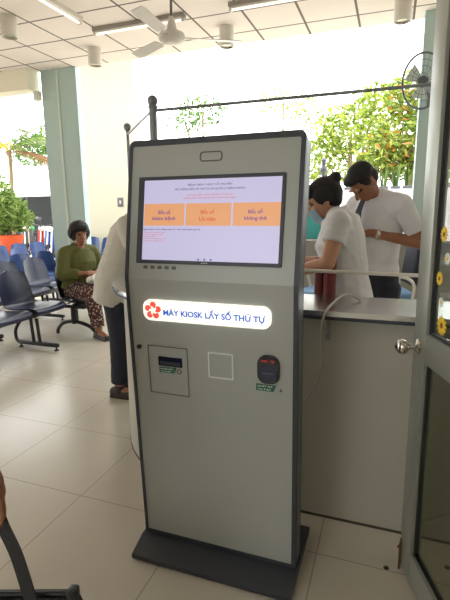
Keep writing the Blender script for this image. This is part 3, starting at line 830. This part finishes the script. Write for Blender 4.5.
# man in white shirt and tie, head bowed over his phone
def man_extra(P, J, h, S):
    n = J['nek']
    fr = [n+V((0, .075, -.035)), n+V((0, .115, -.12)), n+V((0, .135, -.22)), n+V((0, .148, -.33)), n+V((0, .150, -.46))]
    w = [.014, .022, .026, .03, .024]
    MB().grid([[p+V((s*k, 0, 0)) for s in (-1, 0, 1)] for p, k in zip(fr, w)]).build('necktie', M['tie'], P, mods=[('SOLIDIFY', dict(thickness=.008, offset=0))])
    e = (J['wrL']-J['elL']).normalized(); c = J['wrL']-e*.03
    MB().lathe([(.031, -.011), (.033, 0), (.031, .011)], c, 20, rot=e.to_track_quat('Z', 'Y').to_matrix()).build('wristwatch', M['chrome'], P)
Jm = dict(scale=.98, fat=1.0, pel=(0, 0, .97), wai=(0, .0, 1.09), che=(0, -.01, 1.33), nek=(0, .045, 1.535), head=(0, .135, 1.595), hp=math.radians(-56), hy=-.1,
          shL=(-.185, -.01, 1.455), shR=(.185, -.01, 1.455), elL=(-.265, -.10, 1.225), elR=(.26, -.04, 1.215), wrL=(-.085, .12, 1.285), wrR=(.085, .17, 1.27),
          hdL=(.6, .8, .0), hdR=(-.5, .8, .0), hnL=(.25, -.1, 1), hnR=(-.25, -.1, 1), thsL=1, thsR=1, curlL=.35, curlR=.35,
          hipL=(-.095, 0, .92), hipR=(.095, 0, .92), knL=(-.105, .02, .50), knR=(.105, .02, .50), anL=(-.11, -.02, .09), anR=(.11, -.02, .09))
MANL, MANR = (-.095, 3.08, 0), math.radians(140)
man = figure('person in white short sleeved shirt and dark tie standing head bowed over a phone', MANL, MANR, Jm, 'skin2', 'short', ('shirtw', -.07, .72, .022), ('trouser', .014), extra=man_extra)
mm = wm(man)
pc = mm @ V((.0, .235, 1.325))
ph = T('mobile_phone', 'dark mobile phone held flat in the hands of the person with the tie', 'phone', pc, MANR)
MB().box((0, 0, 0), (.078, .15, .009), bevel=.004).build('case', M['blackp'], ph); MB().box((0, 0, .0052), (.07, .14, .001)).build('display', M['scanblue'], ph)

# nurse in white, face mask, hair in a bun
def nurse_extra(P, J, h, S):
    B = Blob(); r = (J['shR']-J['shL']).normalized()
    MB().grid([[h(x, .112-abs(x)*(.75+5*abs(x))*(.8) - (.02 if z < -.085 else 0)+(.008 if z > -.05 else 0), z) for x in (-.062, -.045, -.022, 0, .022, .045, .062)] for z in (-.015, -.035, -.06, -.085, -.115)]).build('face_mask', M['mask'], P, mods=[('SOLIDIFY', dict(thickness=.004, offset=1)), ('SUBSURF', dict(levels=1, render_levels=1))])
    e = (J['wrL']-J['elL']).normalized(); c = J['wrL']-e*.03
    MB().lathe([(.029, -.016), (.032, 0), (.029, .016)], c, 20, rot=e.to_track_quat('Z', 'Y').to_matrix()).build('wristwatch', M['blackp'], P)
Jn = dict(scale=.95, fat=.98, pel=(0, .0, .92), wai=(0, .02, 1.06), che=(0, .06, 1.265), nek=(0, .105, 1.415), head=(0, .155, 1.482), hp=math.radians(-30), hy=.1,
          shL=(-.165, .06, 1.365), shR=(.165, .06, 1.365), elL=(-.235, .10, 1.165), elR=(.2, .15, 1.13), wrL=(-.17, .31, 1.10), wrR=(.12, .34, 1.12),
          hdL=(.1, .8, -.15), hdR=(-.1, .8, -.1), hnL=(0, .1, -1), hnR=(0, .1, -1), thsL=1, thsR=1, curlL=.35, curlR=.3,
          hipL=(-.085, 0, .88), hipR=(.085, 0, .88), knL=(-.09, .02, .47), knR=(.09, .02, .47), anL=(-.095, -.02, .085), anR=(.095, -.02, .085))
figure('person in white tunic and face mask, hair in a bun, behind the counter', (-.200, 2.54, 0), math.radians(92), Jn, 'skin', 'bun', ('shirtw', .13, .5, .024), ('trouserp', .014), extra=nurse_extra)

# seated woman in olive green
Js = dict(scale=1.12, fat=1.06, pel=(0, -.06, .55), wai=(0, -.06, .69), che=(0, -.05, .87), nek=(0, -.02, 1.055), head=(0, .015, 1.17), hp=math.radians(-4), hy=math.radians(-12),
          shL=(-.185, -.04, .955), shR=(.185, -.04, .955), elL=(-.255, .02, .72), elR=(.255, .02, .72), wrL=(-.08, .20, .725), wrR=(.08, .20, .725),
          hdL=(.9, .5, -.05), hdR=(-.9, .5, .05), hnL=(0, -.5, -1), hnR=(0, -.5, -1), thsL=1, thsR=1, curlL=.4, curlR=.4,
          hipL=(-.10, -.02, .515), hipR=(.10, -.02, .515), knL=(-.11, .38, .51), knR=(.11, .38, .51), anL=(-.10, .47, .10), anR=(.10, .45, .10))
figure('seated person in olive green shirt and floral trousers with short dark hair, hands in lap', (-3.47, 4.48, 0), math.radians(-112), Js, 'skin2', 'bob', ('shirtg', .02, 1.75, .03), ('floral', .014))
cl = Blob(); cl.loft([(V((-3.16+.02*i, 4.35, .60+.014*math.sin(i))), .14*k, .05*k, V((.25, -.97, 0)).normalized(), V((0, 0, 1))) for i, k in ((-3, .6), (-2, .95), (0, 1), (2, 1), (3, .75))])
o = cl.solid('cloth_bag', M['clothw'], None, voxel=.008, it=3, wrinkle=.012)
tag(o, 'white cloth bag lying in the lap of the seated person in green', 'bag'); _c = V((-3.16, 4.35, .6)); _p = V((-3.205, 4.345, .668)); o.data.transform(Matrix.Translation(-_c)); o.matrix_basis = Matrix.Translation(_p)

# person in light grey shirt leaning on the counter behind the kiosk
Jl = dict(scale=1.02, fat=1.12, pel=(0, .0, .92), wai=(0, .035, 1.05), che=(0, .13, 1.24), nek=(0, .25, 1.42), head=(0, .36, 1.50), hp=math.radians(-20),
          shL=(-.19, .18, 1.33), shR=(.19, .18, 1.33), elL=(-.21, .32, 1.10), elR=(.21, .30, 1.10), wrL=(-.1, .56, 1.075), wrR=(.12, .55, 1.075),
          hdL=(.2, .9, -.05), hdR=(-.2, .9, -.05), hnL=(0, 0, -1), hnR=(0, 0, -1), thsL=1, thsR=1, curlL=.2, curlR=.2,
          hipL=(-.09, 0, .86), hipR=(.09, 0, .86), knL=(-.10, .03, .47), knR=(.10, .03, .47), anL=(-.10, 0, .09), anR=(.10, 0, .09))
figure('person in loose light grey shirt and dark trousers, half hidden by the kiosk', (-1.93, 2.95, 0), math.radians(-88), Jl, 'skin2', 'short', ('shirtb', .17, 1.3, .035), ('trouser', .012))

# person at the left edge whose hand holds the black bag
Jb = dict(scale=1.0, pel=(0, 0, .93), wai=(0, 0, 1.05), che=(0, 0, 1.25), nek=(0, .02, 1.43), head=(0, .04, 1.545), hp=0, hy=-.3,
          shL=(-.19, 0, 1.36), shR=(.19, 0, 1.36), elL=(-.25, -.02, 1.08), elR=(.245, -.01, 1.04), wrL=(-.25, .05, .84), wrR=(.328, .03, .775),
          hdL=(0, .1, -1), hdR=(.1, .05, -1), hnL=(1, 0, 0), hnR=(-.5, -1, 0), thsL=-1, thsR=1, curlL=.6, curlR=1.0,
          hipL=(-.09, 0, .88), hipR=(.09, 0, .88), knL=(-.1, .02, .48), knR=(.1, .02, .48), anL=(-.1, -.02, .09), anR=(.1, -.02, .09))
figure('person at the left picture edge, only a hand in view gripping the black handbag strap', (-1.22, .72, 0), 0, Jb, 'skin2', 'short', ('trouser', .14, 1.8, .02), ('trouser', .012))
HB = T('handbag', 'black leather handbag with flat strap hanging from the hand at the lower left', 'bag', (-.885, .75, .205), math.radians(20))
bm_ = MB(); st = []
for z, w, d in ((.0, .19, .055), (.03, .20, .065), (.12, .195, .06), (.20, .185, .045), (.235, .18, .03), (.245, .175, .018)):
    st.append([(s*w if True else 0, yy*d, z) for s, yy in ((-1, -.6), (-.9, -1), (.9, -1), (1, -.6), (1, .6), (.9, 1), (-.9, 1), (-1, .6), (-1, -.6))])
bm_.grid(st); bm_.bm.faces.new([bm_.bm.verts.new(V(p)) for p in st[0][:-1]]); bm_.bm.faces.new([bm_.bm.verts.new(V(p)) for p in st[-1][:-1]])
bmesh.ops.remove_doubles(bm_.bm, verts=bm_.bm.verts[:], dist=.0005)
bm_.build('body', M['bag'], HB)
MB().tube([(-.17, 0, .25), (.165, 0, .25)], .006, 8).build('zip', M['blackp'], HB)
MB().box((.17, 0, .25), (.03, .035, .03), bevel=.008).build('zip_tab', M['blackp'], HB)
def strap(pts, w=.016):
    pts = smooth(pts); mb = MB()
    mb.grid([[V(p)+V((0, s*.0, 0))+V((s*w, .0, s*w*.25)) for s in (-1, -.3, .3, 1)] for p in pts]); return mb
strap([(.085, -.03, .20), (.075, -.035, .27), (.045, -.02, .38), (.018, -.015, .455), (.005, -.01, .49)]).build('strap', M['bag'], HB, mods=[('SOLIDIFY', dict(thickness=.004, offset=0))])
strap([(-.06, -.03, .20), (-.055, -.035, .27), (-.03, -.02, .38), (-.008, -.015, .455), (.0, -.01, .49)]).build('strap', M['bag'], HB, mods=[('SOLIDIFY', dict(thickness=.004, offset=0))])

# ------------------------------------------------------------------ things behind the counter
t = T('rolled_banner', 'maroon rolled cloth standing upright behind the counter in front of the tunic', 'roll', (-.285, 2.33, .73))
MB().cyl((0, 0, 0), (.004, 0, .50), .034, .032, seg=20).build('roll', M['maroon'], t)
MB().cyl((-.055, .01, 0), (-.05, .01, .46), .024, .022, seg=20).build('roll', M['maroon'], t)
MB().lathe([(.0325, .49), (.034, .502), (.024, .512), (.01, .514)], (.004, 0, 0), 20).build('end_cap', M['trouserp'], t)
def office_chair(loc, rz, label):
    t = T('office_chair', label, 'chair', loc, rz, 'office chairs behind the counter')
    MB().box((0, 0, .47), (.50, .48, .09), bevel=.035, seg=3).build('seat', M['chairblue'], t)
    MB().box((0, -.25, .80), (.44, .07, .44), bevel=.03, seg=3, rot=Matrix.Rotation(.12, 3, 'X')).build('backrest', M['trouser'], t)
    for s in (-1, 1): MB().tube(smooth([(s*.26, -.2, .44), (s*.30, -.19, .62), (s*.30, -.08, .70), (s*.30, .12, .68), (s*.27, .2, .6), (s*.26, .16, .44)]), .017, 8).build('armrest', M['white_m'], t)
    MB().cyl((0, 0, .1), (0, 0, .43), .03).build('gas_lift', M['blackm'], t)
    for k in range(5):
        a = k*2*PI/5; l = MB().tube([(0, 0, .11), (.28*math.cos(a), .28*math.sin(a), .075)], .02, 8).build('base_leg', M['blackm'], t)
        MB().cyl((.28*math.cos(a)-.012, .28*math.sin(a), .03), (.28*math.cos(a)+.012, .28*math.sin(a), .03), .03).build('caster', M['blackp'], l)
office_chair((.0, 5.5, 0), math.radians(105), 'office chair with light blue seat and white armrests between the man and the door')
office_chair((-.72, 5.3, 0), math.radians(160), 'office chair with light blue seat glimpsed between the kiosk and the masked person')
t = T('plastic_box', 'teal plastic box on the low wall behind the masked person', 'box', (-1.02, 6.2, 1.05))
MB().bx(-.2, .2, -.12, .12, 0, .28, bevel=.02).build('tub', M['teal'], t); MB().bx(-.21, .21, -.13, .13, .28, .31, bevel=.01).build('lid', M['teal'], t)
t = T('yard_post', 'dark post with a round finial rising behind the masked person', 'post', (-1.02, 7.2, -.1))
MB().cyl((0, 0, 0), (0, 0, 2.24), .03, seg=12).build('shaft', M['bikegrey'], t); MB().lathe([(.028, 2.06), (.05, 2.09), (.058, 2.12), (.05, 2.15), (.028, 2.18), (.026, 2.22), (.04, 2.26), (.026, 2.29), (.004, 2.30)], seg=16).build('finial', M['bikegrey'], t)

# ------------------------------------------------------------------ plants
def leafcloud(blobs, n, size, r, curve=.25):
    mb = MB(); tot = sum(b[1][0]*b[1][1]*b[1][2] for b in blobs)
    for c, rad in blobs:
        m = max(8, int(n*rad[0]*rad[1]*rad[2]/tot)); c = V(c)
        for _ in range(m):
            while True:
                q = V((r.uniform(-1, 1), r.uniform(-1, 1), r.uniform(-1, 1)))
                if .25 < q.length < 1: break
            p = c+V((q.x*rad[0], q.y*rad[1], q.z*rad[2]))
            u = V((r.gauss(0, 1), r.gauss(0, 1), r.gauss(-.3, .7))).normalized(); w = u.cross(V((r.gauss(0, 1), r.gauss(0, 1), r.gauss(0, 1)))).normalized(); nn = u.cross(w)
            s = size*r.uniform(.6, 1.3)
            a, b_, c_, d_ = (mb.bm.verts.new(p-u*s), mb.bm.verts.new(p+w*s*.45+nn*s*curve), mb.bm.verts.new(p+u*s), mb.bm.verts.new(p-w*s*.45+nn*s*curve))
            mb.bm.faces.new((a, b_, c_)); mb.bm.faces.new((a, c_, d_))
    return mb
def tree(loc, blobs, n, size, mat, label, seed, trunk=.08, group='garden trees behind the counter'):
    r = random.Random(seed); t = T('garden_tree', label, 'tree', loc, group=group)
    leafcloud(blobs, n, size, r).build('crown', M[mat], t, recalc=False)
    top = V(blobs[0][0]); mb = MB().tube(smooth([(0, 0, 0), (.05, .03, top.z*.4), (top.x*.6, top.y*.6, top.z*.8), top]), [trunk]*1+[trunk*.85]*12+[trunk*.4]*6, 8)
    for c, rad in blobs[1:]: mb.tube([(.05, .03, top.z*.45), V(c)*.7+V((0, 0, top.z*.15)), V(c)], trunk*.35, 6)
    mb.build('trunk', M['bark'], t)
def bl(*a): return [((x, y, z), (rx, ry, rz)) for x, y, z, rx, ry, rz in a]
tree((.30, 10.6, -.1), bl((0, 0, 2.9, .9, .8, .8), (.5, .1, 2.4, .6, .7, .7), (-.6, 0, 2.6, .6, .7, .5), (.1, 0, 3.8, .75, .6, .5)), 3900, .085, 'leaf2', 'leafy garden tree with orange blooms right of the bowed head', 3)
tree((-1.15, 13.0, -.1), bl((0, 0, 3.6, 1.0, .8, .7), (.6, 0, 4.3, .7, .6, .4), (-.6, 0, 2.8, .7, .6, .7)), 1700, .095, 'leaf1', 'pale yellow green garden tree above the masked person', 4)
tree((2.1, 12.4, -.1), bl((0, 0, 3.0, .8, .8, .9), (.2, 0, 2.2, .7, .6, .5)), 2600, .08, 'leaf1', 'yellow green garden tree seen beside the door stile', 5)
tree((-5.6, 13.5, -.1), bl((0, 0, 4.5, .9, .7, .45), (-.6, 0, 4.2, .6, .5, .35)), 520, .07, 'leaf3', 'sparse twiggy tree showing between the two kiosk posts', 6)
tree((-3.5, 15.2, -.1), bl((0, 0, 4.9, 1.0, .7, .5), (.85, 0, 4.5, .7, .6, .5)), 480, .07, 'leaf1', 'sparse bright tree just above the right corner of the kiosk', 8)
tree((-1.85, 10.0, -.1), bl((.1, 0, 1.5, .55, .5, .5), (.5, 0, 1.0, .4, .4, .5)), 1700, .07, 'leaf1', 'low yellow green shrub tree behind the masked face', 9, .05)
rg = random.Random(11)
for i in range(11):
    x = -.82+i*.21
    t = T('sword_plant', 'dark upright sword leaved plant on the white garden wall', 'plant', (x, 9.27, 1.80), group='sword leaved plants along the garden wall')
    mb = MB()
    for k in range(9):
        a = rg.uniform(0, 2*PI); ln = rg.uniform(.3, .5); dx, dy = .05*math.cos(a), .04*math.sin(a); lean = rg.uniform(.02, .12); w = .02
        d = V((math.cos(a), math.sin(a), 0)); s = V((-d.y, d.x, 0))
        rows = [[V((dx, dy, 0))+d*lean*tt*tt+V((0, 0, ln*tt))+s*(w*sg*(1-tt**3)) for sg in (-1, 1)] for tt in (0, .35, .7, 1)]
        mb.grid(rows)
    mb.build('leaves', M['leaf4'], t, recalc=False)
    MB().bx(-.09, .09, -.06, .06, 0, .05, bevel=.01).build('planter', M['bikegrey'], t)
# potted shrub at the far left
PT = T('potted_shrub', 'bushy green shrub in a round orange pot at the left edge', 'plant', (-8.33, 8.25, .40))
MB().lathe([(.16, 0), (.20, .02), (.27, .40), (.30, .44), (.31, .52), (.28, .52), (.26, .46)], seg=28).build('pot', M['terracotta'], PT)
MB().cyl((0, 0, .40), (0, 0, .46), .26, seg=24).build('soil', M['soil'], PT)
leafcloud(bl((-.05, 0, 1.05, .55, .45, .5), (-.3, 0, 1.45, .42, .4, .45), (.22, 0, .88, .42, .4, .32), (-.35, 0, .85, .4, .4, .35)), 1700, .075, random.Random(21)).build('foliage', M['leaf5'], PT, recalc=False)
MB().tube([(0, 0, .4), (-.03, 0, .8), (-.1, 0, 1.2)], .025, 8).tube([(0, 0, .45), (.15, .05, .9)], .015, 6).build('stem', M['bark'], PT)
struct('trim_5', MB().bx(-9.3, -7.7, 7.85, 8.7, 0, .40), M['grey_wall'])
# slender palm behind it
PL = T('palm_tree', 'slender palm with drooping partly dry fronds at the left edge', 'palm', (-9.95, 10.0, 0))
MB().tube(smooth([(0, 0, 0), (.0, 0, .8), (.06, 0, 1.6), (.12, 0, 2.5), (.14, 0, 3.05)]), .05, 10).build('trunk', M['bark'], PL)
def frond(a, el, ln, droop, mat, r):
    mb = MB(); o = V((.14, 0, 3.05)); d = V((math.cos(a), math.sin(a), 0)); s = V((-d.y, d.x, 0)); pts = []
    for k in range(13):
        t = k/12; pts.append(o+d*(ln*t*math.cos(el*(1-t)))+V((0, 0, ln*(math.sin(el)*t)-droop*t*t)))
    mb.tube(pts, .008, 5)
    for k in range(2, 13):
        for sg in (-1, 1):
            for m_ in (0, .5):
                p = pts[k] if m_ == 0 else (pts[k]+pts[k-1])/2
                l = ln*.32*(1-abs(k/12-.45)*1.1)*r.uniform(.8, 1.15); w = .032
                tip = p+s*sg*l*.75+d*l*.5+V((0, 0, -l*.35)); q = (p+tip)/2+V((0, 0, .04*l))
                mb.grid([[p-d*w, p+d*w], [q-d*w, q+d*w], [tip, tip+d*.004]])
    return mb.build('frond', M[mat], PL, recalc=False)
rp = random.Random(5)
for a, el, ln, dr, mt in ((0, .9, 1.3, .6, 'palm'), (.6, .7, 1.2, .7, 'palm'), (-.6, .75, 1.2, .6, 'palm'), (1.4, .9, 1.1, .5, 'palm'), (2.3, .8, 1.2, .7, 'palmyel'), (3.1, .9, 1.2, .6, 'palmyel'), (3.9, .8, 1.1, .6, 'palmyel'), (-1.4, .9, 1.1, .5, 'palm'),
                          (-.2, .05, 1.25, .5, 'palmdry'), (.35, .1, 1.3, .62, 'palmdry'), (-.9, .0, 1.0, .6, 'palmdry'), (2.7, 0, 1.0, .6, 'palmdry')):
    frond(a, el, ln*1.38, dr*1.35, mt, rp)
tree((-11.6, 14.2, -.1), bl((0, 0, 4.1, 1.1, .8, .6), (.7, 0, 3.6, .8, .7, .5), (-1.3, 0, 3.8, 1, .7, .6)), 1100, .11, 'leaf3', 'pale green tree over the white shed roof at the far left', 14, group='trees over the shed')

# ------------------------------------------------------------------ motorbike shed
SH = T('shed_roof', 'white sheet roof of the parking shed beyond the terrace at the far left', 'shed', (-13, 12.5, -.1))
MB().prism([(-18, 12, 1.93), (-18, 12, 2.0), (-18, 14.6, 3.33), (-18, 14.6, 3.26)], (8.6, 0, 0)).build('roof_sheet', M['awning'], SH, world=True)
for x in (-17.6, -13.6, -9.6):
    MB().cyl((x, 12.1, -.1), (x, 12.1, 1.98), .035).build('post', M['bikegrey'], SH, world=True); MB().cyl((x, 14.5, -.1), (x, 14.5, 3.2), .035).build('post', M['bikegrey'], SH, world=True)
def scooter(loc, rz, mat, label):
    t = T('motorbike', label, 'motorbike', loc, rz, 'motorbikes before the shed')
    for y in (-.62, .62):
        w = MB().tube([(0, y+.24*math.cos(a), .28+.24*math.sin(a)) for a in [i*2*PI/24 for i in range(24)]], .045, 8, closed=True).build('wheel', M['rubber'], t)
        sp = MB().cyl((-.04, y, .28), (.04, y, .28), .05)
        for k in range(6): sp.cyl((0, y, .28), (0, y+.22*math.cos(k*PI/3), .28+.22*math.sin(k*PI/3)), .01, seg=6)
        sp.build('hub', M['chrome'], w)
    MB().box((0, -.35, .62), (.20, .75, .20), bevel=.07, seg=3).box((0, .1, .38), (.22, .5, .16), bevel=.05, seg=3).build('body', M[mat], t)
    MB().box((0, -.32, .77), (.24, .68, .1), bevel=.045, seg=3).build('seat', M['blackp'], t)
    MB().box((0, .38, .68), (.34, .10, .62), bevel=.045, seg=3, rot=Matrix.Rotation(.3, 3, 'X')).build('leg_shield', M[mat], t)
    for s in (-1, 1): MB().cyl((s*.06, .62, .28), (s*.05, .40, .95), .022, seg=8).build('fork', M['chrome'], t)
    MB().tube(smooth([(-.34, .22, 1.03), (-.2, .30, 1.06), (0, .36, 1.0), (.2, .30, 1.06), (.34, .22, 1.03)]), .018, 8).build('handlebar', M['blackp'], t)
    MB().sph((0, .45, .97), .10, (1.1, .8, .8)).build('headlamp', M['fwhite'], t)
    for s in (-1, 1):
        m_ = MB().cyl((s*.25, .28, 1.05), (s*.30, .30, 1.22), .008, seg=6).build('mirror_stalk', M['blackp'], t)
        MB().sph((s*.31, .30, 1.25), .06, (1.2, .35, .8)).build('mirror', M['bikegrey'], m_)
    MB().tube([(.13, -.1, .3), (.16, -.5, .3), (.16, -.85, .36)], [.025, .045, .045], 8).build('exhaust', M['chrome'], t)
scooter((-10.35, 11.0, 0), math.radians(215), 'bikegrey', 'grey motorbike parked before the shed next to the orange pot foliage')
scooter((-9.75, 11.1, 0), math.radians(205), 'red', 'red motorbike parked before the shed between the grey and blue ones')
scooter((-9.15, 10.75, 0), math.radians(200), 'bikeblue', 'blue motorbike parked before the shed next to the green column')
t = T('crash_helmet', 'green crash helmet resting on the grey motorbike seat', 'helmet', (-10.55, 11.26, .80))
MB().sph((0, 0, .12), .14, (1, 1.1, .95)).build('shell', M['greenbit'], t); MB().sph((0, -.07, .11), .10, (1, .9, .6)).build('visor', M['blackp'], t)

# ------------------------------------------------------------------ light
w = bpy.data.worlds.new('sky'); sc.world = w; w.use_nodes = True
bg = w.node_tree.nodes['Background']; bg.inputs['Color'].default_value = (.965, .99, 1.0, 1); bg.inputs['Strength'].default_value = 2.6
sd = bpy.data.lights.new('sun', 'SUN'); sd.energy = 4.5; sd.angle = math.radians(1.5); sd.color = (1, .95, .86)
so = bpy.data.objects.new('sun', sd); C.objects.link(so)
so.rotation_euler = V((.28, -.10, -1)).to_track_quat('-Z', 'Y').to_euler()
sc.view_settings.view_transform = 'Standard'; sc.view_settings.look = 'None'; sc.view_settings.gamma = 1; sc.view_settings.exposure = EXPOSURE
